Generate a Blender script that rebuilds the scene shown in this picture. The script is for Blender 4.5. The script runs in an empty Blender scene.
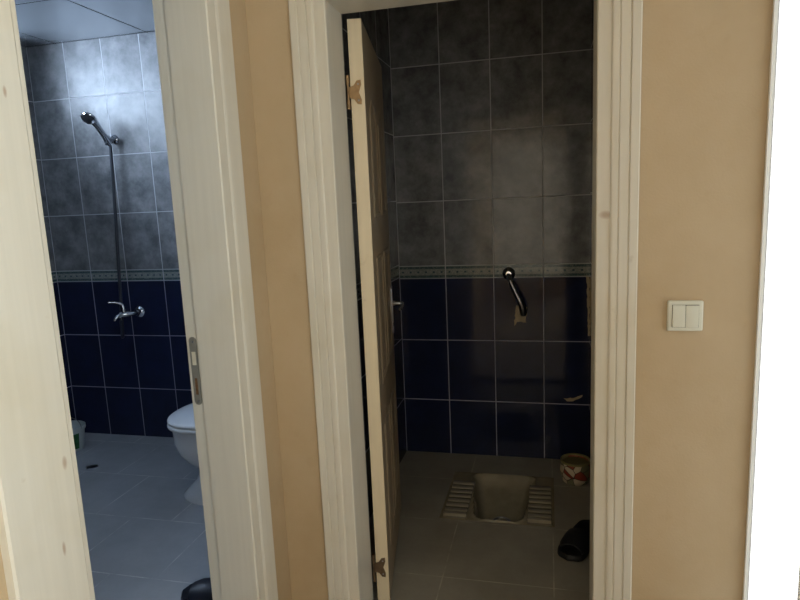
import bpy, bmesh, math, random
from mathutils import Vector, Matrix
random.seed(4)
S = bpy.context.scene
COL = S.collection
PI = math.pi
CAM_H = 1.378

# ------------------------------------------------------------------ materials
def srgb(r, g, b):
    f = lambda c: ((c / 255 + .055) / 1.055) ** 2.4 if c > 10 else c / 255 / 12.92
    return (f(r), f(g), f(b), 1)

class N:
    """small node helper"""
    def __init__(s, name):
        s.m = bpy.data.materials.new(name); s.m.use_nodes = True
        s.t = s.m.node_tree; s.b = s.t.nodes['Principled BSDF']; s.out = s.t.nodes['Material Output']
    def n(s, kind, **kw):
        x = s.t.nodes.new(kind)
        for k, v in kw.items(): setattr(x, k, v)
        return x
    def put(s, sock, v):
        if hasattr(v, 'is_output') or isinstance(v, bpy.types.NodeSocket): s.t.links.new(v, sock)
        else: sock.default_value = v
    def math(s, op, a, b=0.0, c=None):
        x = s.n('ShaderNodeMath', operation=op)
        s.put(x.inputs[0], a); s.put(x.inputs[1], b)
        if c is not None: s.put(x.inputs[2], c)
        return x.outputs[0]
    def mix(s, f, a, b, blend='MIX'):
        x = s.n('ShaderNodeMix', data_type='RGBA', blend_type=blend)
        s.put(x.inputs[0], f); s.put(x.inputs[6], a); s.put(x.inputs[7], b)
        return x.outputs[2]
    def pos(s):
        g = s.n('ShaderNodeNewGeometry'); x = s.n('ShaderNodeSeparateXYZ')
        s.t.links.new(g.outputs['Position'], x.inputs[0]); s.P = g.outputs['Position']
        s.Nn = g.outputs['True Normal']
        return x.outputs[0], x.outputs[1], x.outputs[2]
    def noise(s, scale, detail=4, rough=.6, vec=None):
        x = s.n('ShaderNodeTexNoise'); x.inputs['Scale'].default_value = scale
        x.inputs['Detail'].default_value = detail; x.inputs['Roughness'].default_value = rough
        if vec is not None: s.t.links.new(vec, x.inputs['Vector'])
        return x.outputs[0]
    def ramp(s, f, lo, hi):
        x = s.n('ShaderNodeMapRange'); x.inputs[1].default_value = lo; x.inputs[2].default_value = hi
        x.clamp = True; s.put(x.inputs[0], f); return x.outputs[0]
    def bump(s, h, strength=.2, dist=.002):
        x = s.n('ShaderNodeBump'); x.inputs['Strength'].default_value = strength
        x.inputs['Distance'].default_value = dist; s.put(x.inputs['Height'], h)
        s.t.links.new(x.outputs[0], s.b.inputs['Normal']); return x
    def set(s, col=None, rough=None, metal=None, spec=None, coat=None):
        for k, v in (('Base Color', col), ('Roughness', rough), ('Metallic', metal), ('Specular IOR Level', spec), ('Coat Weight', coat)):
            if v is not None: s.put(s.b.inputs[k], v)
        return s.m

def plain(name, col, rough=.5, metal=0, var=.08, scale=9, spec=.5, bump=0.0):
    n = N(name)
    c2 = tuple(x * (1 - var) for x in col[:3]) + (1,)
    tc = n.n('ShaderNodeTexCoord').outputs['Object']
    nz = n.noise(scale, vec=tc)
    n.set(n.mix(n.ramp(nz, .35, .65), col, c2), rough, metal, spec)
    if bump: n.bump(nz, bump)
    return n.m

def wall_paint(name, col):
    n = N(name); n.pos()
    a = n.noise(1.6, 5, .65, n.P); b = n.noise(14, 4, .6, n.P); c = n.noise(160, 2, .5, n.P)
    dark = tuple(x * y for x, y in zip(col[:3], (.86, .82, .74))) + (1,)
    m1 = n.mix(n.ramp(a, .35, .7), col, dark)
    m2 = n.mix(n.math('MULTIPLY', n.ramp(b, .6, .78), .12), m1, srgb(150, 118, 80))
    n.set(m2, .62, 0, .35); n.bump(n.math('ADD', c, n.math('MULTIPLY', b, 1.5)), .25, .002)
    return n.m

def painted_wood(name, col, grain=1.0, spots=()):
    n = N(name); x, y, z = n.pos()
    mp = n.n('ShaderNodeMapping'); mp.inputs['Scale'].default_value = (70, 70, 2.2)
    n.t.links.new(n.P, mp.inputs[0])
    g = n.noise(1.0, 4, .6, mp.outputs[0]); bl = n.noise(2.5, 4, .6, n.P); st = n.noise(22, 3, .5, n.P)
    d1 = tuple(q * .93 for q in col[:3]) + (1,)
    c = n.mix(n.ramp(g, .3, .75), col, d1)
    c = n.mix(n.math('MULTIPLY', n.ramp(bl, .5, .75), .35), c, srgb(190, 176, 140))
    c = n.mix(n.math('MULTIPLY', n.ramp(st, .72, .80), .22), c, srgb(140, 112, 78))
    for (sx_, sy_, sz_, rad, ex) in spots:
        dd = n.math('ADD', n.math('ADD', n.math('POWER', n.math('DIVIDE', n.math('SUBTRACT', x, sx_), .02), 2.0),
             n.math('POWER', n.math('DIVIDE', n.math('SUBTRACT', y, sy_), rad), 2.0)), n.math('POWER', n.math('DIVIDE', n.math('SUBTRACT', z, sz_), rad * ex), 2.0))
        m_ = n.math('SUBTRACT', 1.0, n.ramp(n.math('ADD', dd, n.math('MULTIPLY', st, 1.2)), .7, 1.7))
        c = n.mix(n.math('MULTIPLY', m_, .6), c, srgb(150, 116, 84))
    n.set(c, .36, 0, .45); n.bump(g, .10 * grain, .001)
    return n.m

BAND = .980; ROWB = .3350; ROWG = .336; BH = .0655; TW = .25
def tile_wall(name, axis, origin, r0=.085, spec=.5, BAND=.980, ROWB=.3350):
    """blue dado tiles, patterned border and marbled grey tiles above; axis = which world axis runs along the wall"""
    n = N(name); x, y, z = n.pos(); h = x if axis == 'x' else y
    u = n.math('DIVIDE', n.math('SUBTRACT', h, origin), TW)
    iu = n.math('FLOOR', u); fu = n.math('SUBTRACT', u, iu)
    vb = n.math('DIVIDE', n.math('SUBTRACT', BAND, z), ROWB)
    vg = n.math('DIVIDE', n.math('SUBTRACT', z, BAND + BH), ROWG)
    up = n.math('GREATER_THAN', z, BAND + BH); low = n.math('LESS_THAN', z, BAND)
    band = n.math('SUBTRACT', 1.0, n.math('ADD', up, low))
    v = n.math('ADD', n.math('MULTIPLY', up, vg), n.math('MULTIPLY', low, vb))
    iv = n.math('FLOOR', v); fv = n.math('SUBTRACT', v, iv)
    gw = .0030
    du = n.math('MULTIPLY', n.math('MINIMUM', fu, n.math('SUBTRACT', 1.0, fu)), TW)
    dv = n.math('MULTIPLY', n.math('MINIMUM', fv, n.math('SUBTRACT', 1.0, fv)), ROWG)
    dv = n.math('ADD', dv, n.math('MULTIPLY', band, 1.0))
    dd = n.math('MINIMUM', du, dv)
    grout = n.math('SUBTRACT', 1.0, n.ramp(dd, gw * .55, gw * 1.0))
    # per tile random
    wn = n.n('ShaderNodeTexWhiteNoise', noise_dimensions='3D'); cb = n.n('ShaderNodeCombineXYZ')
    n.put(cb.inputs[0], iu); n.put(cb.inputs[1], iv); n.put(cb.inputs[2], up)
    n.t.links.new(cb.outputs[0], wn.inputs[0])
    rv = wn.outputs[0]
    off = n.n('ShaderNodeVectorMath', operation='ADD'); sc = n.n('ShaderNodeVectorMath', operation='SCALE'); sc.inputs[3].default_value = 7
    n.t.links.new(wn.outputs[1], sc.inputs[0]); n.t.links.new(n.P, off.inputs[0]); n.t.links.new(sc.outputs[0], off.inputs[1])
    marb = n.noise(9, 6, .68, off.outputs[0]); marb2 = n.noise(26, 4, .6, off.outputs[0])
    grey = n.mix(n.ramp(marb, .34, .68), srgb(92, 94, 98), srgb(148, 149, 151))
    grey = n.mix(n.math('MULTIPLY', n.ramp(marb2, .5, .7), .3), grey, srgb(92, 94, 100))
    grey = n.mix(n.math('MULTIPLY', rv, .12), grey, srgb(98, 100, 106))
    blue = n.mix(n.ramp(marb, .3, .7), srgb(29, 36, 58), srgb(35, 42, 72))
    # border: dark lines, pale centre with dots
    t = n.math('DIVIDE', n.math('SUBTRACT', z, BAND), BH)
    e = n.math('ABSOLUTE', n.math('SUBTRACT', t, .5))
    sp = n.noise(140, 3, .6, n.P)
    bcol = n.mix(n.ramp(sp, .4, .6), srgb(124, 132, 128), srgb(150, 154, 148))
    dark = n.math('MULTIPLY', n.math('GREATER_THAN', e, .25), n.math('LESS_THAN', e, .44))
    bcol = n.mix(n.math('MULTIPLY', dark, n.ramp(sp, .30, .5)), bcol, srgb(62, 84, 88))
    dl = n.math('ABSOLUTE', n.math('SUBTRACT', n.math('FRACT', n.math('MULTIPLY', u, 6.0)), .5))
    dots = n.math('MULTIPLY', n.math('LESS_THAN', dl, .13), n.math('LESS_THAN', e, .07))
    bcol = n.mix(dots, bcol, srgb(60, 82, 92))
    bline = n.math('MAXIMUM', n.math('GREATER_THAN', e, .475), 0.0)
    bcol = n.mix(bline, bcol, srgb(176, 186, 188))
    c = n.mix(up, n.mix(low, bcol, blue), grey)
    gcol = n.mix(low, srgb(196, 197, 202), srgb(172, 173, 192))
    c = n.mix(grout, c, gcol)
    rough = n.math('ADD', r0, n.math('MULTIPLY', grout, .5))
    rough = n.math('ADD', rough, n.math('MULTIPLY', n.math('MULTIPLY', up, n.ramp(marb2, .3, .8)), .12))
    n.set(c, rough, 0, spec)
    # each tile sits slightly out of plane, grout recessed
    tilt = n.math('ADD', n.math('MULTIPLY', n.math('MULTIPLY', n.math('SUBTRACT', rv, .5), fu), .0012),
                  n.math('MULTIPLY', n.math('MULTIPLY', n.math('SUBTRACT', n.math('FRACT', n.math('MULTIPLY', rv, 17.0)), .5), fv), .0014))
    hh = n.math('ADD', n.math('MULTIPLY', grout, -.0010), tilt)
    hh = n.math('ADD', hh, n.math('MULTIPLY', n.noise(5, 2, .5, n.P), .0012))
    bp = n.bump(hh, 1.0, 1.0)
    return n.m

def floor_tiles(name, ox, oy, col, col2, gcol, size=.40, stagger=False):
    n = N(name); x, y, z = n.pos()
    def d(a, o):
        u = n.math('DIVIDE', n.math('SUBTRACT', a, o), size); f = n.math('FRACT', u)
        return n.math('MULTIPLY', n.math('MINIMUM', f, n.math('SUBTRACT', 1.0, f)), size), n.math('FLOOR', u)
    dy, iy = d(y, oy)
    if stagger:   # every second row is laid half a tile over
        x = n.math('ADD', x, n.math('MULTIPLY', n.math('FLOORED_MODULO', iy, 2.0), size / 2))
    dx, ix = d(x, ox)
    g = n.math('SUBTRACT', 1.0, n.ramp(n.math('MINIMUM', dx, dy), .0015, .003))
    nz = n.noise(3.5, 6, .65, n.P); fine = n.noise(60, 3, .6, n.P); br = n.noise(6, 4, .7, n.P)
    c = n.mix(n.ramp(nz, .3, .7), col, col2)
    c = n.mix(n.math('MULTIPLY', n.ramp(fine, .4, .7), .15), c, col2)
    c = n.mix(n.math('MULTIPLY', g, n.ramp(br, .38, .60)), c, gcol)
    n.set(c, n.math('ADD', .30, n.math('MULTIPLY', nz, .2)), 0, .45)
    n.bump(n.math('MULTIPLY', g, -1.0), .3, .001)
    return n.m

M = {}
M['peach'] = wall_paint('peach_wall_paint', srgb(190, 170, 140))
M['ceil'] = wall_paint('ceiling_paint', srgb(226, 220, 205))
M['cream'] = painted_wood('cream_painted_wood', srgb(214, 209, 196), 1.0, [(-.819, .832, .955, .006, 2.2), (-.819, .806, .809, .004, 3.5), (-.819, .816, 1.573, .004, 2.5), (.147, 1.69, 1.321, .006, 2)])
M['door'] = painted_wood('cream_door_wood', srgb(216, 202, 174))
M['tile_x'] = tile_wall('wall_tiles_far', 'x', -.774 + .0, .075, .33, .972, .3335)
M['tile_bx'] = tile_wall('wall_tiles_bath', 'x', -2.957, .33, .36)
M['tile_y'] = tile_wall('wall_tiles_side', 'y', 3.14 - 3.0)
M['fl_bath'] = floor_tiles('bathroom_floor_tiles', -1.86, 1.83, srgb(178, 181, 186), srgb(158, 161, 166), srgb(220, 220, 216), stagger=True)
M['fl_wc'] = floor_tiles('toilet_floor_tiles', -.385, 2.03, srgb(160, 156, 146), srgb(138, 133, 122), srgb(192, 186, 172))
M['fl_hall'] = floor_tiles('hall_floor_tiles', 0, 0, srgb(176, 160, 138), srgb(160, 144, 120), srgb(120, 110, 96))
M['ceramic'] = plain('white_ceramic', srgb(228, 231, 235), .10, 0, .03)
M['plastic'] = plain('white_seat_plastic', srgb(232, 235, 240), .16, 0, .02)
M['pan_dark'] = plain('dark_footrest_base', srgb(104, 98, 84), .4, 0, .2, 20)  # base darker than the ribs, sets off the gaps between them
M['pan_rib'] = plain('worn_pan_ribs', srgb(154, 147, 130), .3, 0, .15, 20)
M['pan'] = plain('stained_pan_ceramic', srgb(158, 150, 130), .08, 0, .22, 14)
M['chrome'] = plain('chrome', srgb(205, 208, 214), .14, 1, .05)
M['dchrome'] = plain('dull_chrome', srgb(150, 152, 158), .28, 1, .12)
M['hose'] = plain('steel_hose', srgb(84, 88, 96), .40, .8, .1)
M['nozzle'] = plain('dark_nozzle_plate', srgb(58, 60, 66), .35, .3, .1)
M['brass'] = plain('aged_brass', srgb(150, 122, 88), .42, .75, .3, 60)
M['brown'] = plain('brown_metal', srgb(112, 92, 70), .5, .525, .35, 60)
M['rubber'] = plain('black_rubber', srgb(26, 27, 30), .5, 0, .15, 30)
M['navy'] = plain('navy_rubber', srgb(24, 29, 44), .45, 0, .15, 30)
M['dark'] = plain('dark_cavity', srgb(40, 32, 26), .8)
M['switch'] = plain('switch_plastic', srgb(214, 214, 200), .34, 0, .04)
M['bucket'] = plain('bucket_plastic', srgb(196, 206, 208), .38, 0, .05)
M['green'] = plain('green_label', srgb(46, 112, 60), .5, 0, .5, 40)
M['plaster'] = plain('bare_plaster', srgb(186, 170, 140), .85, 0, .2, 40, bump=.3)
M['steelplate'] = plain('strike_plate_steel', srgb(142, 140, 132), .5, .25, .15, 50)
M['rust'] = plain('rusty_recess', srgb(120, 88, 56), .7, .1, .4, 80)
M['wood_raw'] = plain('pale_recess', srgb(214, 206, 184), .7)
M['grime'] = plain('grime', srgb(70, 64, 52), .8, 0, .3, 50)
M['white'] = plain('white_frame_paint', srgb(240, 242, 240), .4, 0, .02)

def ceiling_panels():
    n = N('ceiling_panels'); x, y, z = n.pos()
    dm = []
    for a, o in ((x, -2.745), (y, 3.125)):
        f = n.math('FRACT', n.math('DIVIDE', n.math('SUBTRACT', a, o), .60))
        dm.append(n.math('MULTIPLY', n.math('MINIMUM', f, n.math('SUBTRACT', 1.0, f)), .60))
    g = n.math('SUBTRACT', 1.0, n.ramp(n.math('MINIMUM', dm[0], dm[1]), .0025, .006))
    # perforation
    vo = n.n('ShaderNodeTexVoronoi'); vo.inputs['Scale'].default_value = 60; vo.inputs['Randomness'].default_value = .1
    n.t.links.new(n.P, vo.inputs['Vector'])
    hole = n.math('LESS_THAN', vo.outputs['Distance'], .18)
    c = n.mix(n.math('MULTIPLY', hole, .5), srgb(176, 182, 188), srgb(70, 76, 84))
    c = n.mix(g, c, srgb(18, 20, 24))
    n.set(n.mix(g, c, srgb(4, 5, 6)), n.math('ADD', .20, n.math('MULTIPLY', g, .7)), n.math('MULTIPLY', n.math('SUBTRACT', 1.0, g), .55), n.math('SUBTRACT', .6, n.math('MULTIPLY', g, .6)))
    n.bump(n.math('ADD', n.noise(3, 2, .5, n.P), n.math('MULTIPLY', g, -.5)), .12, .01)
    return n.m
M['panels'] = ceiling_panels()

def cup_mat():
    n = N('patterned_pot'); tc = n.n('ShaderNodeTexCoord').outputs['Object']
    w = n.n('ShaderNodeTexNoise'); w.inputs['Scale'].default_value = 16; w.inputs['Detail'].default_value = 2
    n.t.links.new(tc, w.inputs['Vector'])
    v = n.n('ShaderNodeTexVoronoi', feature='DISTANCE_TO_EDGE'); v.inputs['Scale'].default_value = 24
    n.t.links.new(tc, v.inputs['Vector'])
    v2 = n.n('ShaderNodeTexVoronoi'); v2.inputs['Scale'].default_value = 24; n.t.links.new(tc, v2.inputs['Vector'])
    sp = n.n('ShaderNodeSeparateColor'); n.t.links.new(v2.outputs['Color'], sp.inputs[0])
    c = n.mix(n.math('GREATER_THAN', sp.outputs[0], .62), srgb(200, 186, 162), srgb(140, 58, 42))
    c = n.mix(n.math('MULTIPLY', n.math('GREATER_THAN', sp.outputs[1], .7), 1.0), c, srgb(120, 118, 90))
    c = n.mix(n.math('LESS_THAN', v.outputs[0], .035), c, srgb(44, 36, 32))
    n.set(c, .4); return n.m
M['cup'] = cup_mat()

def glass_mat(name, frost=0.0, tint=(.93, .96, .98, 1)):
    n = N(name); t = n.t
    tr = n.n('ShaderNodeBsdfTransparent'); tr.inputs[0].default_value = tint
    gl = n.n('ShaderNodeBsdfGlossy'); gl.inputs['Roughness'].default_value = .03
    lw = n.n('ShaderNodeLayerWeight'); fr = n.math('ADD', .045, n.math('MULTIPLY', n.math('POWER', lw.outputs['Facing'], 5.0), .9))
    mx = n.n('ShaderNodeMixShader'); t.links.new(fr, mx.inputs[0])
    t.links.new(tr.outputs[0], mx.inputs[1]); t.links.new(gl.outputs[0], mx.inputs[2])
    t.links.new(mx.outputs[0], n.out.inputs[0]); return n.m
M['glass'] = glass_mat('window_glass')

# ------------------------------------------------------------------ mesh helpers
class B:
    def __init__(s): s.bm = bmesh.new()
    def box(s, x0, x1, y0, y1, z0, z1, bev=0.0, seg=2, mat=0):
        b = bmesh.new(); r = bmesh.ops.create_cube(b, size=1)
        for v in b.verts:
            v.co = Vector(((x0 + x1) / 2 + v.co.x * (x1 - x0), (y0 + y1) / 2 + v.co.y * (y1 - y0), (z0 + z1) / 2 + v.co.z * (z1 - z0)))
        if bev: bmesh.ops.bevel(b, geom=b.edges[:], offset=bev, segments=seg, affect='EDGES', profile=.6)
        s._join(b, mat); return s
    def _join(s, b, mat=0, M4=None):
        if M4 is not None: b.transform(M4)
        for f in b.faces: f.material_index = mat
        me = bpy.data.meshes.new('t'); b.to_mesh(me); b.free(); s.bm.from_mesh(me); bpy.data.meshes.remove(me)
    def tube(s, pts, r, seg=12, caps=True, mat=0):
        pts = [Vector(p) for p in pts]; rs = r if isinstance(r, (list, tuple)) else [r] * len(pts)
        b = bmesh.new(); rings = []; prev = None
        for i, p in enumerate(pts):
            t = (pts[min(i + 1, len(pts) - 1)] - pts[max(i - 1, 0)]).normalized()
            if prev is None:
                a = Vector((0, 0, 1)) if abs(t.z) < .9 else Vector((1, 0, 0)); nn = t.cross(a).normalized()
            else:
                nn = (prev - t * prev.dot(t)).normalized()
            prev = nn; bn = t.cross(nn)
            rings.append([b.verts.new(p + (nn * math.cos(2 * PI * k / seg) + bn * math.sin(2 * PI * k / seg)) * rs[i]) for k in range(seg)])
        for i in range(len(rings) - 1):
            for k in range(seg): b.faces.new((rings[i][k], rings[i][(k + 1) % seg], rings[i + 1][(k + 1) % seg], rings[i + 1][k]))
        if caps: b.faces.new(rings[0][::-1]); b.faces.new(rings[-1])
        bmesh.ops.recalc_face_normals(b, faces=b.faces); s._join(b, mat); return s
    def lathe(s, prof, M4=None, seg=40, mat=0, close=True):
        """prof: (radius, height) list around local z"""
        b = bmesh.new(); rings = []
        for r, h in prof:
            rings.append([b.verts.new((r * math.cos(2 * PI * k / seg), r * math.sin(2 * PI * k / seg), h)) for k in range(seg)] if r > 1e-6 else [b.verts.new((0, 0, h))])
        for i in range(len(rings) - 1):
            A, C = rings[i], rings[i + 1]
            for k in range(seg):
                k2 = (k + 1) % seg
                if len(A) == 1 and len(C) > 1: b.faces.new((A[0], C[k2], C[k]))
                elif len(C) == 1 and len(A) > 1: b.faces.new((A[k], A[k2], C[0]))
                elif len(A) > 1: b.faces.new((A[k], A[k2], C[k2], C[k]))
        bmesh.ops.recalc_face_normals(b, faces=b.faces); s._join(b, mat, M4); return s
    def loft(s, rings, cap0=True, cap1=True, mat=0, M4=None):
        b = bmesh.new(); R = [[b.verts.new(p) for p in r] for r in rings]; n = len(R[0])
        for i in range(len(R) - 1):
            for k in range(n): b.faces.new((R[i][k], R[i][(k + 1) % n], R[i + 1][(k + 1) % n], R[i + 1][k]))
        if cap0: b.faces.new(R[0][::-1])
        if cap1: b.faces.new(R[-1])
        bmesh.ops.recalc_face_normals(b, faces=b.faces); s._join(b, mat, M4); return s
    def prism(s, poly, fn, t0, t1, bev=0, mat=0):
        """poly of 2D points extruded between t0 and t1; fn(u, v, t) -> point"""
        b = bmesh.new(); a = [b.verts.new(fn(u, v, t0)) for u, v in poly]; c = [b.verts.new(fn(u, v, t1)) for u, v in poly]
        n = len(poly); b.faces.new(a); b.faces.new(c[::-1])
        for k in range(n): b.faces.new((a[k], a[(k + 1) % n], c[(k + 1) % n], c[k]))
        bmesh.ops.recalc_face_normals(b, faces=b.faces)
        if bev: bmesh.ops.bevel(b, geom=b.edges[:], offset=bev, segments=2, affect='EDGES')
        s._join(b, mat); return s
    def make(s, name, mats, parent=None, smooth=False, angle=35, loc=None):
        me = bpy.data.meshes.new(name); s.bm.to_mesh(me); s.bm.free()
        if not isinstance(mats, (list, tuple)): mats = [mats]
        for m in mats: me.materials.append(m)
        if smooth:
            for p in me.polygons: p.use_smooth = True
            me.set_sharp_from_angle(angle=math.radians(angle))
        o = bpy.data.objects.new(name, me); COL.objects.link(o)
        if parent is not None: o.parent = parent
        if loc is not None: o.location = loc
        return o

def tag(o, label, cat=None, group=None, kind=None):
    o['label'] = label
    if cat: o['category'] = cat
    if group: o['group'] = group
    if kind: o['kind'] = kind
    return o
def thing(name, loc, label, cat, rz=0, group=None, kind=None):
    o = bpy.data.objects.new(name, None); COL.objects.link(o); o.location = loc; o.rotation_euler.z = rz
    o.empty_display_size = .1
    return tag(o, label, cat, group, kind)
def structure(o, label, cat): return tag(o, label, cat, kind='structure')

# ------------------------------------------------------------------ the rooms
YW = 1.70; YB = 1.83; XL = -.837; XLB = -.982; XR = .52; YREAR = -2.0; HT = 2.50
XB = -2.957; YF = 3.14; CB = 2.36; CW = 2.40; XWC = .20; YN = .25
def face_mats(o, rules):
    for p in o.data.polygons:
        for i, fn in rules:
            if fn(p.normal, p.center): p.material_index = i
def pieces(plan): 
    b = B()
    for q in plan: b.box(*q)
    return b
# hallway floor / bathroom floor / toilet floor
structure(pieces([(XL, .525, YREAR, YW, -.10, 0), (-.625, .155, YW, YB, -.10, 0)]).make('floor', M['fl_hall']), 'beige tiled hallway floor in front of both doorways', 'floor')
structure(pieces([(XB - .2, XLB, YN, YF + .1, -.10, 0), (XLB, XL, .83, 1.48, -.10, 0)]).make('floor', M['fl_bath']), 'grey blue tiled bathroom floor under the white toilet', 'floor')
PX0, PX1, PY0, PY1 = -.47, .022, 2.445, 2.915   # hole for the squat pan
structure(pieces([(-.774, PX0, YB, YF, -.16, 0), (PX1, XWC, YB, YF, -.16, 0), (PX0, PX1, YB, PY0, -.16, 0), (PX0, PX1, PY1, YF, -.16, 0), (PX0, PX1, PY0, PY1, -.165, -.16)]).make('floor', M['fl_wc']), 'dark brownish tiled floor around the squat toilet', 'floor')
# front wall with the toilet doorway
OX0, OX1, OZ = -.594, .122, 1.935
o = pieces([(XL, OX0 - .03, YW, YB, 0, HT), (OX1 + .03, .525, YW, YB, 0, HT), (OX0 - .03, OX1 + .03, YW, YB, OZ + .03, HT)]).make('wall_front', [M['peach'], M['tile_x']])
face_mats(o, [(1, lambda n, c: n.y > .9)])
structure(o, 'peach wall holding the toilet doorway and the light switch', 'wall')
# left wall with the bathroom doorway
BY0, BY1, BZ = .866, 1.458, 1.995
o = pieces([(XLB, XL, YREAR, BY0 - .03, 0, HT), (XLB, XL, BY1 + .03, YB, 0, HT), (XLB, XL, BY0 - .03, BY1 + .03, BZ + .03, HT)]).make('wall_left', [M['peach'], M['tile_y']])
face_mats(o, [(1, lambda n, c: n.x < -.9)])
structure(o, 'narrow peach hallway wall around the bathroom doorway on the left', 'wall')
# partition between the bathroom and the toilet room
structure(pieces([(XLB, -.774, YB, YF, 0, HT)]).make('wall_partition', M['tile_y']), 'tiled wall behind the open cream door, between toilet room and bathroom', 'wall')
# far wall shared by both wet rooms
b = B(); b.box(XB - .2, -.88, YF, YF + .14, 0, HT); b.box(-.88, .66, YF, YF + .14, 0, HT)
o = b.make('wall_far', [M['tile_bx'], M['tile_x'], M['plaster']])
face_mats(o, [(1, lambda n, c: c.x > -.9)])
wall_far = structure(o, 'far wall with navy lower tiles and grey marbled upper tiles', 'wall')
structure(pieces([(XWC, .34, YB, YF, 0, HT)]).make('wall_right', M['tile_y']), 'tiled right side wall of the squat toilet room', 'wall')
# bathroom left wall with its high window
WY0, WY1, WZ0, WZ1 = 1.20, 2.78, 2.03, 2.36
structure(pieces([(XB - .2, XB, YN, WY0, 0, HT), (XB - .2, XB, WY1, YF, 0, HT), (XB - .2, XB, WY0, WY1, 0, WZ0), (XB - .2, XB, WY0, WY1, WZ1, HT)]).make('wall_side', M['tile_y']), 'tiled left side wall of the bathroom with a high window', 'wall')
structure(pieces([(XB - .2, XLB, YN - .14, YN, 0, HT)]).make('wall_near', M['tile_bx']), 'tiled near wall of the bathroom', 'wall')
# hallway right wall with the opening to the bright balcony, rear wall with window
RY0, RY1, RZ = 1.34, 1.690, 2.42
SY0, SY1, SZ0, SZ1 = -1.30, .40, .85, 2.20
structure(pieces([(XR, .525, YREAR, SY0, 0, HT), (XR, .525, SY0, SY1, 0, SZ0), (XR, .525, SY0, SY1, SZ1, HT), (XR, .525, SY1, RY0, 0, HT), (XR, .525, RY1, YW, 0, HT), (XR, .525, RY0, RY1, RZ, HT)]).make('wall_right', M['peach']), 'hallway wall with the tall sunlit opening at the right', 'wall')
GX0, GX1, GZ0, GZ1 = -.74, .22, .30, 2.10
structure(pieces([(XLB, GX0, YREAR - .14, YREAR, 0, HT), (GX1, .525, YREAR - .14, YREAR, 0, HT), (GX0, GX1, YREAR - .14, YREAR, 0, GZ0), (GX0, GX1, YREAR - .14, YREAR, GZ1, HT)]).make('wall_rear', M['peach']), 'peach hallway wall behind the viewer with a window', 'wall')
# ceilings
structure(pieces([(XLB, .525, YREAR - .14, YB, HT, HT + .1)]).make('ceiling', M['ceil']), 'plain pale ceiling over the hallway', 'ceiling')
structure(pieces([(XB, XLB, YN, YF, CB, CB + .05)]).make('ceiling', M['panels']), 'glossy grey ceiling of square panels over the bathroom', 'ceiling')
structure(pieces([(-.774, XWC, YB, YF, CW, CW + .05)]).make('ceiling', M['ceil']), 'plain ceiling over the dark toilet room', 'ceiling')
structure(pieces([(XB - .3, XLB, -.1, YF + .2, HT, HT + .1), (XLB, .66, YB, YF + .2, HT, HT + .1)]).make('ceiling', M['ceil']), 'flat slab above the bathroom and toilet room ceilings', 'ceiling')

# ------------------------------------------------------------------ door frames: one profile swept up, over and down
def swept_frame(name, prof, a0, a1, top, fn, near=None):
    b = bmesh.new(); rings = []
    for k in range(4):
        r = []
        for i, (u, d) in enumerate(prof):
            zz = u
            if near and k < 2: u, d = near[i]
            a = a0 - u if k < 2 else a1 + u
            z = 0 if k in (0, 3) else top + zz
            r.append(b.verts.new(fn(a, d, z)))
        rings.append(r)
    n = len(prof)
    for i in range(3):
        for k in range(n): b.faces.new((rings[i][k], rings[i][(k + 1) % n], rings[i + 1][(k + 1) % n], rings[i + 1][k]))
    b.faces.new(rings[0]); b.faces.new(rings[-1][::-1])
    bmesh.ops.recalc_face_normals(b, faces=b.faces)
    s = B(); s._join(b)
    return s.make(name, M['cream'], smooth=True, angle=25)
wc_prof = [(0, -.13), (0, .009), (.003, .012), (.034, .012), (.035, .0145), (.037, .0165), (.040, .0175), (.044, .018), (.052, .018),
           (.0545, .0155), (.057, .0185), (.078, .0185), (.0805, .0165), (.083, .0205), (.102, .0205), (.105, .0175), (.105, 0), (.03, 0), (.03, -.13)]
structure(swept_frame('trim_1', wc_prof, OX0, OX1, OZ, lambda a, d, z: (a, YW - d, z)), 'cream grooved wooden frame around the toilet doorway', 'door frame')
ba_prof = [(0, .011), (.003, .014), (.041, .014), (.0415, .0135), (.050, .0175), (.052, .018), (.112, .018), (.115, .015), (.115, 0), (.03, 0), (.03, -.145), (.012, -.145), (.012, -.106), (.0, -.103)]
ba_near = [(0, .011), (.003, .014), (.010, .016), (.014, .016), (.018, .018), (.030, .018), (.157, .018), (.161, .015), (.161, 0), (.03, 0), (.03, -.145), (.012, -.145), (.012, -.106), (.0, -.103)]
o_frame = structure(swept_frame('trim_2', ba_prof, BY0, BY1, BZ, lambda a, d, z: (XL + d, a, z), ba_near), 'wide cream wooden frame around the bathroom doorway on the left', 'door frame')

# strike plate on the bathroom jamb
ys = BY1 + .012
def stadium(cx, cz, w, h, n=10, inner=None):
    r = w / 2; pts = []
    for k in range(n + 1): a = PI * k / n; pts.append((cx + r * math.cos(a), cz + h / 2 - r + r * math.sin(a)))
    for k in range(n + 1): a = PI + PI * k / n; pts.append((cx + r * math.cos(a), cz - h / 2 + r + r * math.sin(a)))
    return pts
sp = thing('strike_plate', (-.9625, ys, .934), 'rounded steel strike plate let into the bathroom door jamb', 'strike plate')
B().prism(stadium(0, 0, .0235, .197), lambda u, v, t: (u, t, v), -.0018, 0, bev=.0004).make('plate', M['steelplate'], sp)
B().box(-.006, .006, -.0024, -.0019, .018, .056, .0002).make('latch_hole', M['wood_raw'], sp)
B().box(-.004, .004, -.0024, -.0019, -.068, -.020, .0002).make('bolt_hole', M['rust'], sp)
for z in (.084, -.088):
    B().lathe([(0, .0012), (.0028, .001), (.0035, 0)], Matrix.Translation((0, -.0018, z)) @ Matrix.Rotation(PI / 2, 4, 'X'), 14).make('screw', M['dchrome'], sp, True)

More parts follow.
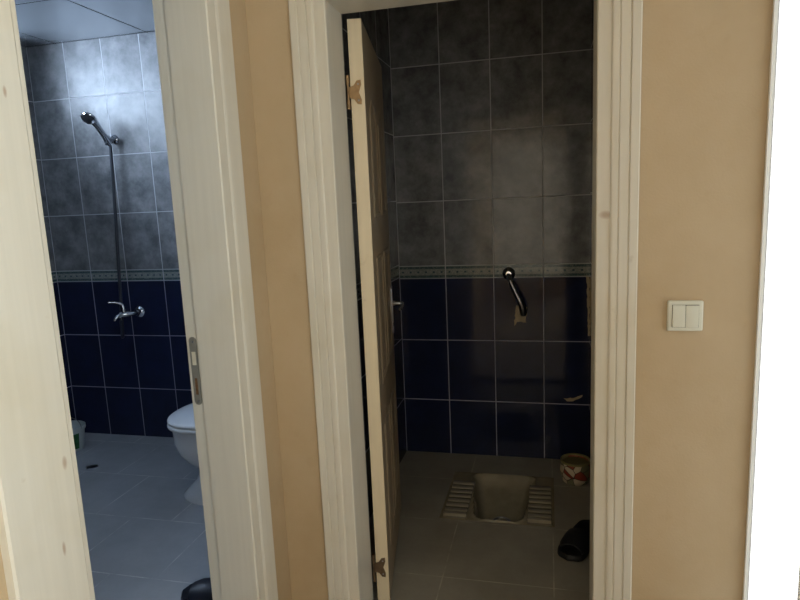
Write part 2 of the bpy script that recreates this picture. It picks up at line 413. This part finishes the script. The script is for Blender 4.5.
# threshold strips
structure(pieces([(-.624, .152, 1.735, 1.80, 0, .012)]).make('trim_3', M['grime']), 'dark threshold strip on the floor of the toilet doorway', 'threshold')

# bathroom window
wn = thing('window_1', (XB - .1, (WY0 + WY1) / 2, (WZ0 + WZ1) / 2), 'high white framed window in the bathroom side wall', 'window', kind='structure')
hw, hz = (WY1 - WY0) / 2, (WZ1 - WZ0) / 2
B().box(-.03, .03, -hw, -hw + .022, -hz, hz, .004).box(-.03, .03, hw - .022, hw, -hz, hz, .004).box(-.03, .03, -hw + .022, hw - .022, -hz, -hz + .022, .004).box(-.03, .03, -hw + .022, hw - .022, hz - .022, hz, .004).box(-.025, .025, -.10, -.075, -hz + .022, hz - .022, .004).make('window_frame', M['white'], wn)
B().box(-.003, .003, -hw + .022, hw - .022, -hz + .022, hz - .022).make('window_pane', M['glass'], wn)
# rear hallway window
wn = thing('window_2', ((GX0 + GX1) / 2, YREAR - .07, (GZ0 + GZ1) / 2), 'tall white framed window in the wall behind the viewer', 'window', kind='structure')
hw, hz = (GX1 - GX0) / 2, (GZ1 - GZ0) / 2
B().box(-hw, -hw + .05, -.03, .03, -hz, hz, .004).box(hw - .05, hw, -.03, .03, -hz, hz, .004).box(-hw + .05, hw - .05, -.03, .03, -hz, -hz + .05, .004).box(-hw + .05, hw - .05, -.03, .03, hz - .05, hz, .004).make('window_frame', M['white'], wn)
wn3 = thing('window_3', (.5225, (SY0 + SY1) / 2, (SZ0 + SZ1) / 2), 'wide white framed window in the right hallway wall beside the viewer', 'window', kind='structure')
hw3, hz3 = (SY1 - SY0) / 2, (SZ1 - SZ0) / 2
B().box(-.018, .02, -hw3, -hw3 + .04, -hz3, hz3, .003).box(-.015, .02, hw3 - .04, hw3, -hz3, hz3, .003).box(-.015, .02, -hw3 + .04, hw3 - .04, -hz3, -hz3 + .04, .003).box(-.015, .02, -hw3 + .04, hw3 - .04, hz3 - .04, hz3, .003).box(-.015, .02, -.02, .02, -hz3 + .04, hz3 - .04, .003).make('window_frame', M['white'], wn3)
B().box(.0, .004, -hw3 + .04, hw3 - .04, -hz3 + .04, hz3 - .04).make('window_pane', M['glass'], wn3)
g4 = N('dimming_filter'); t4 = g4.n('ShaderNodeBsdfTransparent'); t4.inputs[0].default_value = (.42, .42, .42, 1); g4.t.links.new(t4.outputs[0], g4.out.inputs[0])
structure(pieces([(.5256, .5268, RY0 + .002, RY1 - .001, .001, RZ - .002)]).make('dimming_pane', g4.m), 'tall tinted pane added to dim the light from the opening at the right edge', 'window')  # added pane, weakens daylight from this opening on the wall beside it
n = N('sheer_panel'); tl = n.n('ShaderNodeBsdfTransparent'); tl.inputs[0].default_value = (.80, .77, .72, 1); n.t.links.new(tl.outputs[0], n.out.inputs[0]); M['tinted'] = n.m
B().box(-hw + .05, hw - .05, -.003, .003, -hz + .05, hz - .05).make('window_pane', M['tinted'], wn)
# slim white lining of the bright opening on the right
structure(pieces([(XR - .003, .528, RY1 - .006, RY1 + .004, 0, RZ), (XR - .003, .528, RY0, RY0 + .006, 0, RZ), (XR - .003, .528, RY0 + .006, RY1 - .006, RZ - .006, RZ)]).make('trim_4', M['white']), 'thin white lining of the tall bright opening at the right edge', 'door frame')

# ------------------------------------------------------------------ toilet door, open into the room
ang = math.radians(100)
dl = thing('door_1', (-.538, 1.845, 0), 'cream wooden panel door standing open into the dark toilet room', 'door', ang, kind='structure')
LW, LT, LZ0, LZ1 = .665, .043, .010, 1.922
M['door_face'] = painted_wood('shade_toned_door_face', srgb(160, 142, 116))  # cream darkened in the colour itself, standing for shade on the open leaf
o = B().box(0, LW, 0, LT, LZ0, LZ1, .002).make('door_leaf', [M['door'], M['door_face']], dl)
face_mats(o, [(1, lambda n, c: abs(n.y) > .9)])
def panel(x0, x1, z0, z1, arch):
    pts = [(x0, z0), (x1, z0), (x1, z1)]
    if arch:
        for k in range(1, 8):
            t = k / 8; pts.append((x1 + (x0 - x1) * t, z1 + arch * math.sin(PI * t)))
    pts.append((x0, z1))
    cx, cz = (x0 + x1) / 2, (z0 + z1) / 2
    def sc(d): return [(cx + (u - cx) * (1 - 2 * d / (x1 - x0)), cz + (v - cz) * (1 - 2 * d / (z1 - z0))) for u, v in pts]
    b = B()
    rings = [[(u, h, v) for u, v in sc(d)] for d, h in ((0, .0005), (.005, -.003), (.013, -.0035), (.018, -.0002), (.032, -.0002), (.055, -.0028))]
    b.loft(rings, cap0=False); 
    return b
for x0, x1 in ((.10, .30), (.365, .565)):
    for z0, z1, ar in ((.16, .62, 0), (.76, 1.20, 0), (1.33, 1.66, .06)):
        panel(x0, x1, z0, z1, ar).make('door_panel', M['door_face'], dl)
# hinges on the hinge edge
def hinge(z):
    h = B()
    # butterfly leaf plate lying on the hinge edge (edge faces local -x)
    poly = [(.000, -.016), (.000, .016), (.014, .020), (.024, .034), (.036, .036), (.037, .022), (.033, .010), (.029, 0), (.033, -.010), (.037, -.022), (.036, -.036), (.024, -.034), (.014, -.020)]
    poly = [(LT + .004 - u, v) for u, v in poly]
    h.prism(poly, lambda u, v, t: (t, u, z + v), -.0022, 0)
    hg = h.make('hinge', M['brass'] if z > 1 else M['brown'], dl)
    k = B()
    k.tube([(-.003, LT + .007, z - .050), (-.003, LT + .007, z - .022)], .0055, 14)
    k.tube([(-.003, LT + .007, z + .022), (-.003, LT + .007, z + .050)], .0055, 14)
    k.tube([(-.003, LT + .007, z - .022), (-.003, LT + .007, z + .022)], .0038, 12)
    k.make('knuckle', M['brass'] if z > 1 else M['brown'], hg, True)
    for dv in (-.024, .024):
        B().lathe([(0, .001), (.002, .0008), (.003, 0)], Matrix.Translation((-.0022, LT - .024, z + dv)) @ Matrix.Rotation(-PI / 2, 4, 'Y'), 12).make('screw', M['dchrome'], hg, True)
hinge(1.711); hinge(.140)
# handle
zc = .957
hd = B().prism(stadium(.612, .930, .034, .205), lambda u, v, t: (u, t, v), -.006, 0, bev=.0015).make('handle_plate', M['dchrome'], dl, True)
B().tube([(.612, -.005, zc), (.612, -.018, zc)], .011, 16).tube([(.612, -.016, zc), (.612, -.040, zc), (.606, -.047, zc), (.595, -.050, zc), (.55, -.050, zc - .001), (.505, -.048, zc - .004), (.492, -.043, zc - .006)], [.0075, .0075, .008, .008, .0075, .007, .005], 14).make('lever', M['chrome'], hd, True)
B().tube([(.612, -.0055, zc - .09), (.612, -.0075, zc - .09)], .007, 16).make('keyhole', M['dark'], hd, True)

# ------------------------------------------------------------------ light switch
sw = thing('light_switch', (.347, YW, 1.052), 'off-white double rocker light switch on the peach wall', 'light switch')
B().box(-.0435, .0435, -.012, 0, -.0405, .0405, .006, 4).make('switch_plate', M['switch'], sw, True)
B().box(-.0325, .0325, -.0128, -.0115, -.0300, .0300, .0005).make('bezel', M['grime'], sw)
for s in (-1, 1):
    b = B(); b.box(-.0155, .0155, -.0165, -.0125, -.0290, .0290, .0012, 2)
    o = b.make('rocker', M['switch'], sw, True); o.location.x = s * .0160; o.rotation_euler.x = math.radians(1.5 * s)

# ------------------------------------------------------------------ shower
sh = thing('hand_shower', (-2.434, YF, 1.805), 'chrome hand shower in its wall holder above the bath mixer', 'shower')
Rx = Matrix.Rotation(PI / 2, 4, 'X')   # local z -> -y
B().lathe([(0, 0), (.026, 0), (.027, .004), (.022, .010), (.013, .014), (.012, .045), (.0, .047)], Rx, 28).tube([(-.003, -.040, .004), (-.010, -.064, -.004)], [.017, .019], 18).tube([(-.022, -.052, -.010), (-.004, -.062, -.030)], [.010, .012], 14).make('wall_holder', M['chrome'], sh, True)
# handle from holder up to the head, leaning out from the wall to the left
base = Vector((.004, -.048, -.035)); tip = Vector((-.018, -.124, .080))
mid = [base.lerp(tip, t) + Vector((0, 0, .004 * math.sin(PI * t))) for t in (0, .2, .4, .6, .8, 1)]
B().tube(mid, [.012, .0145, .0155, .016, .017, .020], 18).make('handle', M['chrome'], sh, True)
hd_n = Vector((.08, -.64, -.77)).normalized()
q = hd_n.to_track_quat('Z', 'Y').to_matrix().to_4x4()
hc = Vector((-.038, -.142, .106))
hh = B().lathe([(0, -.020), (.016, -.019), (.034, -.010), (.041, 0), (.042, .006), (.038, .011), (.036, .0095), (0, .0095)], Matrix.Translation(hc) @ q, 32).make('shower_head', M['chrome'], sh, True)
B().lathe([(0, .0125), (.030, .012), (.034, .0098), (.034, .009)], Matrix.Translation(hc) @ q, 32).make('spray_plate', M['nozzle'], hh, True)

mx_ = -2.395; mz = .792
# hose, hanging from the handle down past the mixer and back up to its outlet
def bez(p0, p1, p2, p3, n=16):
    return [((1 - t) ** 3) * Vector(p0) + 3 * ((1 - t) ** 2) * t * Vector(p1) + 3 * (1 - t) * t * t * Vector(p2) + t ** 3 * Vector(p3) for t in [i / n for i in range(n + 1)]]
top = Vector((-2.430, 3.092, 1.768))
hp = bez(top, (-2.432, 3.090, 1.60), (-2.452, 3.090, 1.30), (-2.468, 3.088, 1.02)) + bez((-2.468, 3.088, 1.02), (-2.478, 3.086, .82), (-2.486, 3.084, .66), (-2.484, 3.078, .652))[1:] + bez((-2.484, 3.078, .652), (-2.480, 3.066, .640), (-2.462, 3.050, .66), (-2.454, 3.042, .757))[1:]
hs = B().tube(hp, .0092, 12).make('hose', M['hose'], None, True); hs.parent = sh; hs.location = -sh.location; hs['label'] = 'long ribbed metal shower hose'
# mixer
mx = thing('bath_mixer', (mx_, YF, mz), 'chrome single lever bath mixer tap on the navy tiles', 'tap')
fl = B().lathe([(0, 0), (.034, 0), (.034, .004), (.026, .014), (.016, .018), (0, .018)], Rx, 30).make('wall_flange', M['chrome'], mx, True)
B().tube([(0, -.015, 0), (0, -.035, 0), (-.006, -.048, 0), (-.018, -.062, -.001), (-.034, -.076, -.001)], [.011, .012, .013, .014, .017], 18).tube([(-.026, -.070, -.001), (-.044, -.084, -.001), (-.064, -.100, -.001)], [.017, .019, .016], 20).tube([(-.060, -.098, -.006), (-.058, -.098, -.028)], .009, 14).make('body', M['chrome'], mx, True)
B().tube([(-.058, -.095, -.003), (-.070, -.112, -.010), (-.078, -.122, -.022), (-.081, -.126, -.032)], [.012, .011, .010, .009], 16).make('spout', M['chrome'], mx, True)
B().tube([(-.044, -.084, .010), (-.044, -.085, .040), (-.046, -.088, .056)], [.015, .013, .010], 18).tube([(-.044, -.085, .054), (-.056, -.098, .068), (-.076, -.116, .076), (-.098, -.138, .080)], [.010, .008, .006, .004], 12).make('lever', M['chrome'], mx, True)

# ------------------------------------------------------------------ toilet bowl (faces left, cistern at the partition wall)
TY = 2.52
def egg(xf, xb, w, z, n=48, p=2.3):
    """front at xf (left), back at xb, half width w"""
    cx = xf + (xb - xf) * .45; r = []
    for k in range(n):
        a = 2 * PI * k / n; c, s_ = math.cos(a), math.sin(a)
        ex = 2 / (2.0 if c < 0 else 3.2)
        X = -(cx - xf) * abs(c) ** .70 if c < 0 else (xb - cx) * abs(c) ** ex
        Y = w * math.copysign(abs(s_) ** .86, s_)
        r.append((X + cx, TY + Y, z * .965))
    return r
tl = thing('toilet', (.056, .004, 0), 'white pedestal toilet with closed lid, half hidden by the bathroom door jamb', 'toilet')
sec = [(-1.812, -1.17, .150, 0), (-1.812, -1.17, .150, .012), (-1.788, -1.18, .138, .035), (-1.736, -1.18, .120, .09), (-1.722, -1.18, .116, .135), (-1.728, -1.18, .124, .170), (-1.775, -1.17, .160, .205),
       (-1.808, -1.16, .180, .250), (-1.825, -1.15, .188, .300), (-1.828, -1.14, .186, .350), (-1.834, -1.14, .189, .380), (-1.828, -1.14, .185, .388)]
B().loft([egg(a, b_, w, z) for a, b_, w, z in sec]).make('bowl', M['ceramic'], tl, True, 60)
def slab(x0, x1, w, z0, z1, r=.006):
    return B().loft([egg(x0 + r, x1 - r, w - r, z0), egg(x0 + r * .3, x1 - r * .3, w - r * .3, z0 + r * .3), egg(x0, x1, w, z0 + r), egg(x0, x1, w, z1 - r), egg(x0 + r * .3, x1 - r * .3, w - r * .3, z1 - r * .3), egg(x0 + r, x1 - r, w - r, z1), egg(x0 + .05, x1 - .05, w - .05, z1 + .012), egg(x0 + .12, x1 - .10, w - .12, z1 + .018)])
slab(-1.834, -1.36, .204, .391, .409).make('seat', M['plastic'], tl, True, 50)
slab(-1.832, -1.36, .203, .413, .434, .009).make('lid', M['plastic'], tl, True, 50)
ck = B().box(-1.215, -1.05, TY - .19, TY + .19, .36, .74, .018, 4).make('cistern', M['ceramic'], tl, True)
B().box(-1.225, -1.046, TY - .198, TY + .198, .738, .765, .008, 3).make('cistern_lid', M['ceramic'], tl, True)
B().lathe([(.024, 0), (.024, .006), (.020, .009), (0, .009)], Matrix.Translation((-1.135, TY, .766)), 24).make('flush_button', M['chrome'], tl, True)
tag(B().box(-1.715, -1.690, 2.428, 2.446, .0, .018, .004).make('floor_bolt_cap', M['rubber'], None, True), 'tiny dark cap on the floor at the foot of the toilet', 'cap') if False else None

# ------------------------------------------------------------------ bucket
bk = thing('bucket', (-2.79, 2.885, 0), 'pale plastic bucket with wire handle in the bathroom corner', 'bucket')
B().lathe([(0, .002), (.076, 0), (.080, .004), (.094, .120), (.099, .122), (.101, .127), (.101, .143), (.098, .146), (.094, .143), (.091, .12), (.077, .008), (0, .008)], None, 48).make('body', M['bucket'], bk, True, 40)
hb = [(.101 * math.cos(a), .0 + .02 * math.sin(a), .134 + .060 * math.sin(a)) for a in [PI * k / 18 for k in range(19)]]
B().tube(hb, .0022, 8).make('handle', M['dchrome'], bk, True)
# label, a curved patch on the front
b = B(); ring = []
for z in (.018, .112):
    rr = .080 + (z - .004) * (.014 / .116) + .0012
    ring.append([(rr * math.cos(a), rr * math.sin(a), z) for a in [math.radians(-56 + 4 * k) for k in range(13)]])
bb = bmesh.new(); A = [bb.verts.new(p) for p in ring[0]]; C = [bb.verts.new(p) for p in ring[1]]
for k in range(12): bb.faces.new((A[k], A[k + 1], C[k + 1], C[k]))
b._join(bb); b.make('label', M['green'], bk, True)

# drain in the bathroom floor
dr = tag(B().lathe([(0, .003), (.026, .003), (.030, .0), (.030, 0)], None, 24).make('floor_drain', M['dchrome'], None, True, loc=(-2.462, 2.685, 0)), 'small dark round drain in the bathroom floor', 'drain')

# ------------------------------------------------------------------ slippers
def slipper(loc, rz, mat, label, L=.31):
    t = thing('slipper', loc, label, 'slipper', rz)
    def out(s_):   # s_ 0 heel .. 1 toe
        w = .036 + .014 * math.sin(PI * min(1, s_ * 1.0) * .9) + (.008 if s_ > .5 else 0) * math.sin(PI * (s_ - .5))
        return w
    n = 22; left = []; right = []
    for i in range(n + 1):
        s_ = i / n; e = min(1, math.sqrt(max(0, 1 - ((abs(s_ - .5) - .36) / .14) ** 2))) if abs(s_ - .5) > .36 else 1
        w = out(s_) * max(e, .02); left.append((s_ * L, w)); right.append((s_ * L, -w))
    poly = right + left[::-1]
    def ring(sc, z): 
        return [(L / 2 + (u - L / 2) * sc, v * sc, z + .006 * max(0, u / L - .7)) for u, v in poly]
    B().loft([ring(.95, 0), ring(1, .005), ring(1, .020), ring(.97, .026), ring(.90, .022), ring(.86, .020)]).make('sole', mat, t, True, 40)
    # strap: arched band over the forefoot
    st = B(); rings = []
    for i in range(13):
        a = PI * i / 12
        r = []
        for (xx, k) in ((L * .50, 1.0), (L * .62, 1.12), (L * .76, 1.04), (L * .86, .80)):
            w = out(.65) * 1.06
            r.append((xx, -w * math.cos(a) * min(1, k), .012 + .050 * k * math.sin(a) ** .8))
        inner = [(x_, y_ * .93, z_ - .004 if z_ > .02 else z_) for x_, y_, z_ in r[::-1]]
        rings.append(r + inner)
    st.loft(rings).make('strap', mat, t, True, 50)
    return t
slipper((.172, 2.49, 0), math.radians(-110), M['rubber'], 'black slide slipper lying on the floor of the toilet room')
slipper((-.985, 1.79, 0), math.radians(187), M['navy'], 'dark navy slide slipper on the bathroom floor behind the jamb')

# ------------------------------------------------------------------ squat toilet
sq = thing('squat_toilet', (0, 0, 0), 'stained ceramic squat toilet with ribbed footrests let into the floor', 'squat toilet')
# pan as a height field
NX, NY = 72, 72
bb = bmesh.new(); gv = []
def pan_h(x, y):
    # bowl outline: wide far end, narrower near end, rounded corners
    t = (y - 2.452) / (2.900 - 2.452)
    cx = -.2155; hwid = .096 + .058 * max(0, min(1, t)) ** .8
    dx = hwid - abs(x - cx); dy = min(y - 2.452, 2.900 - y)
    k = .045
    if dx < k and dy < k: d = k - math.hypot(k - dx, k - dy)
    else: d = min(dx, dy)
    base = .002
    if d <= 0:
        lip = max(0, 1 + d / .014) if d > -.014 else 0
        edge = min(x - PX0, PX1 - x, y - PY0, PY1 - y)
        return (base + .007 * lip) * min(1, edge / .010 + .3)
    s_ = min(1, d / .055)
    depth = .030 + .085 * (1 - max(0, min(1, (t - .46) / .52)) ** 1.2)
    return base + .007 - (depth + .0) * (1 - (1 - s_) ** 2.2)
for j in range(NY + 1):
    row = []
    for i in range(NX + 1):
        x = PX0 + (PX1 - PX0) * i / NX; y = PY0 + (PY1 - PY0) * j / NY
        row.append(bb.verts.new((x, y, pan_h(x, y))))
    gv.append(row)
for j in range(NY):
    for i in range(NX): bb.faces.new((gv[j][i], gv[j][i + 1], gv[j + 1][i + 1], gv[j + 1][i]))
b = B(); b._join(bb); b.make('pan', M['pan'], sq, True, 60)
def footrest(x0, x1, y0, y1, name='footrest'):
    b = B(); n = 8; st = (y1 - y0) / n
    b.box(x0, x1, y0, y1, .0, .010, .002)
    fr = b.make(name, M['pan_dark'], sq, True)
    for k in range(n):
        ya = y0 + k * st; hgt = .018 if k else .024
        B().box(x0 + .002 + .0035 * k * 0, x1 - .002, ya, ya + st * .42, .008, hgt, .004, 3).make('rib', M['pan_rib'], fr, True)
footrest(-.456, -.352, 2.452, 2.80); footrest(-.092, .010, 2.452, 2.80)
B().lathe([(.040, .0), (.043, .006), (.036, .008), (.032, .003), (.030, -.02), (0, -.02)], Matrix.Translation((-.215, 2.640, -.106)), 30).make('drain_ring', M['dchrome'], sq, True)

# ------------------------------------------------------------------ patterned pot
pt = thing('wash_pot', (.124, 2.890, 0), 'patterned white and red pot standing in the toilet room corner', 'pot')
B().lathe([(0, 0), (.050, 0), (.058, .006), (.068, .030), (.072, .060), (.070, .090), (.067, .108), (.064, .110), (.062, .106), (.052, .010), (0, .010)], None, 40).make('body', M['cup'], pt, True, 40)
B().lathe([(.067, .104), (.0705, .106), (.0715, .112), (.069, .116), (.064, .113), (.062, .104)], None, 40).make('rim', plain('olive_plastic', srgb(132, 126, 82), .4), pt, True)
B().lathe([(.0, .098), (.062, .098), (.062, .101), (0, .101)], None, 40).make('lid', plain('olive_lid', srgb(122, 116, 74), .45), pt, True)

# ------------------------------------------------------------------ toilet room tap
vx, vz = -.197, .992
tp = thing('wall_tap', (vx, YF, vz), 'chrome wall valve with an angled dark pipe over the navy tiles', 'tap')
B().lathe([(0, 0), (.032, 0), (.033, .004), (.027, .012), (.016, .017), (.014, .030), (0, .031)], Rx, 30).make('wall_flange', M['chrome'], tp, True)
B().tube([(0, -.022, -.005), (.006, -.046, -.020), (.012, -.055, -.034)], [.013, .014, .013], 16).make('valve', M['chrome'], tp, True)
B().tube([(.010, -.052, -.028), (.030, -.062, -.075), (.055, -.068, -.125), (.070, -.066, -.160), (.074, -.058, -.190), (.074, -.052, -.205)], [.012, .014, .016, .017, .018, .014], 16).make('pipe', M['dchrome'], tp, True)

# bare plaster patch on the tiles behind the pipe, ragged outline
def ragged(pts, y, th, name, mat, label, cat, amp=.004, parent=None):
    out = []
    for i in range(len(pts)):
        a, c = Vector(pts[i]), Vector(pts[(i + 1) % len(pts)])
        n = max(2, int((c - a).length / .012))
        for k in range(n):
            p = a.lerp(c, k / n); out.append((p.x + random.uniform(-amp, amp), p.y + random.uniform(-amp, amp)))
    o = B().prism(out, lambda u, v, t: (u, y + t, v), -th, 0).make(name, mat, parent)
    if label: o.parent = wall_far; o['label'] = label
    return o
ragged([(-.170, .722), (-.155, .740), (-.112, .738), (-.108, .822), (-.128, .802), (-.146, .826), (-.165, .826)], YF, .003, 'plaster_patch', M['plaster'], 'small bare plaster patch on the navy tiles below the wall valve', 'plaster patch')
ragged([(.193, BAND - .31), (.200, BAND - .31), (.200, BAND - .008), (.184, BAND - .008), (.187, BAND - .06)], YF, .003, 'plaster_strip', M['plaster'], 'ragged bare plaster edge at the right end of the navy tiles', 'plaster strip', .002)
ragged([(.075, .335), (.120, .340), (.168, .358), (.168, .350), (.120, .322), (.090, .322)], YF, .002, 'plaster_smear', M['plaster'], 'thin pale smear on the lowest navy tile near the pot', 'smear', .002)

# ------------------------------------------------------------------ world: overcast sky, bluer toward the bathroom side
w = bpy.data.worlds.new('sky'); S.world = w; w.use_nodes = True; nt = w.node_tree
bg = nt.nodes['Background']
tc = nt.nodes.new('ShaderNodeTexCoord'); sx = nt.nodes.new('ShaderNodeSeparateXYZ'); nt.links.new(tc.outputs['Generated'], sx.inputs[0])
mr = nt.nodes.new('ShaderNodeMapRange'); mr.inputs[1].default_value = -.45; mr.inputs[2].default_value = -.2; nt.links.new(sx.outputs[0], mr.inputs[0])
cm = nt.nodes.new('ShaderNodeMix'); cm.data_type = 'RGBA'; nt.links.new(mr.outputs[0], cm.inputs[0])
SKY_BLUE = (38.5, 46, 57, 1); SKY_WHITE = (2.7, 2.58, 2.3, 1); SKY_BRIGHT = (7.0, 7.2, 6.9, 1); SKY_FRONT = (9, 9, 8.8, 1)
cm.inputs[6].default_value = SKY_BLUE; cm.inputs[7].default_value = SKY_WHITE
m2 = nt.nodes.new('ShaderNodeMapRange'); m2.inputs[1].default_value = .3; m2.inputs[2].default_value = .7; nt.links.new(sx.outputs[0], m2.inputs[0])
c3 = nt.nodes.new('ShaderNodeMix'); c3.data_type = 'RGBA'; nt.links.new(m2.outputs[0], c3.inputs[0])
nt.links.new(cm.outputs[2], c3.inputs[6]); c3.inputs[7].default_value = SKY_BRIGHT
m4 = nt.nodes.new('ShaderNodeMapRange'); m4.inputs[1].default_value = .55; m4.inputs[2].default_value = .8; nt.links.new(sx.outputs[1], m4.inputs[0])
c5 = nt.nodes.new('ShaderNodeMix'); c5.data_type = 'RGBA'; nt.links.new(m4.outputs[0], c5.inputs[0])
nt.links.new(c3.outputs[2], c5.inputs[6]); c5.inputs[7].default_value = SKY_FRONT
nt.links.new(c5.outputs[2], bg.inputs[0]); bg.inputs[1].default_value = 1.0

def portal(name, loc, rot, sx_, sy_):
    l = bpy.data.lights.new(name, 'AREA'); l.shape = 'RECTANGLE'; l.size = sx_; l.size_y = sy_; l.cycles.is_portal = True
    o = bpy.data.objects.new(name, l); COL.objects.link(o); o.location = loc; o.rotation_euler = rot
portal('sky_portal', (XB - .16, (WY0 + WY1) / 2, (WZ0 + WZ1) / 2), (0, -PI / 2, 0), WZ1 - WZ0, WY1 - WY0)
portal('sky_portal', (.56, (RY0 + RY1) / 2, RZ / 2), (0, PI / 2, 0), RZ, RY1 - RY0)
portal('sky_portal', (.56, (SY0 + SY1) / 2, (SZ0 + SZ1) / 2), (0, PI / 2, 0), SZ1 - SZ0, SY1 - SY0)
portal('sky_portal', ((GX0 + GX1) / 2, YREAR - .13, (GZ0 + GZ1) / 2), (PI / 2, 0, 0), GX1 - GX0, GZ1 - GZ0)

# ------------------------------------------------------------------ camera
f_px, pitch, roll, yaw = 608.42, .1598, -.0434, .2424
cy, sy, cp, sp_ = math.cos(yaw), math.sin(yaw), math.cos(pitch), math.sin(pitch)
fw = Vector((-sy * cp, cy * cp, -sp_)); rt = Vector((cy, sy, 0)); up = rt.cross(fw)
r2 = rt * math.cos(roll) + up * math.sin(roll); u2 = up * math.cos(roll) - rt * math.sin(roll)
cam = bpy.data.cameras.new('camera'); co = bpy.data.objects.new('camera', cam); COL.objects.link(co)
cam.sensor_width = 36; cam.lens = f_px / 800 * 36; cam.clip_start = .02
mw = Matrix(((r2.x, u2.x, -fw.x, 0), (r2.y, u2.y, -fw.y, 0), (r2.z, u2.z, -fw.z, CAM_H), (0, 0, 0, 1)))
co.matrix_world = mw
S.camera = co
S.view_settings.view_transform = 'Standard'; S.view_settings.look = 'None'
S.view_settings.gamma = 1; S.view_settings.use_curve_mapping = False; S.view_settings.exposure = 0
S.cycles.max_bounces = 14; S.cycles.diffuse_bounces = 8; S.cycles.glossy_bounces = 6; S.cycles.transparent_max_bounces = 12
S.cycles.sample_clamp_indirect = 4
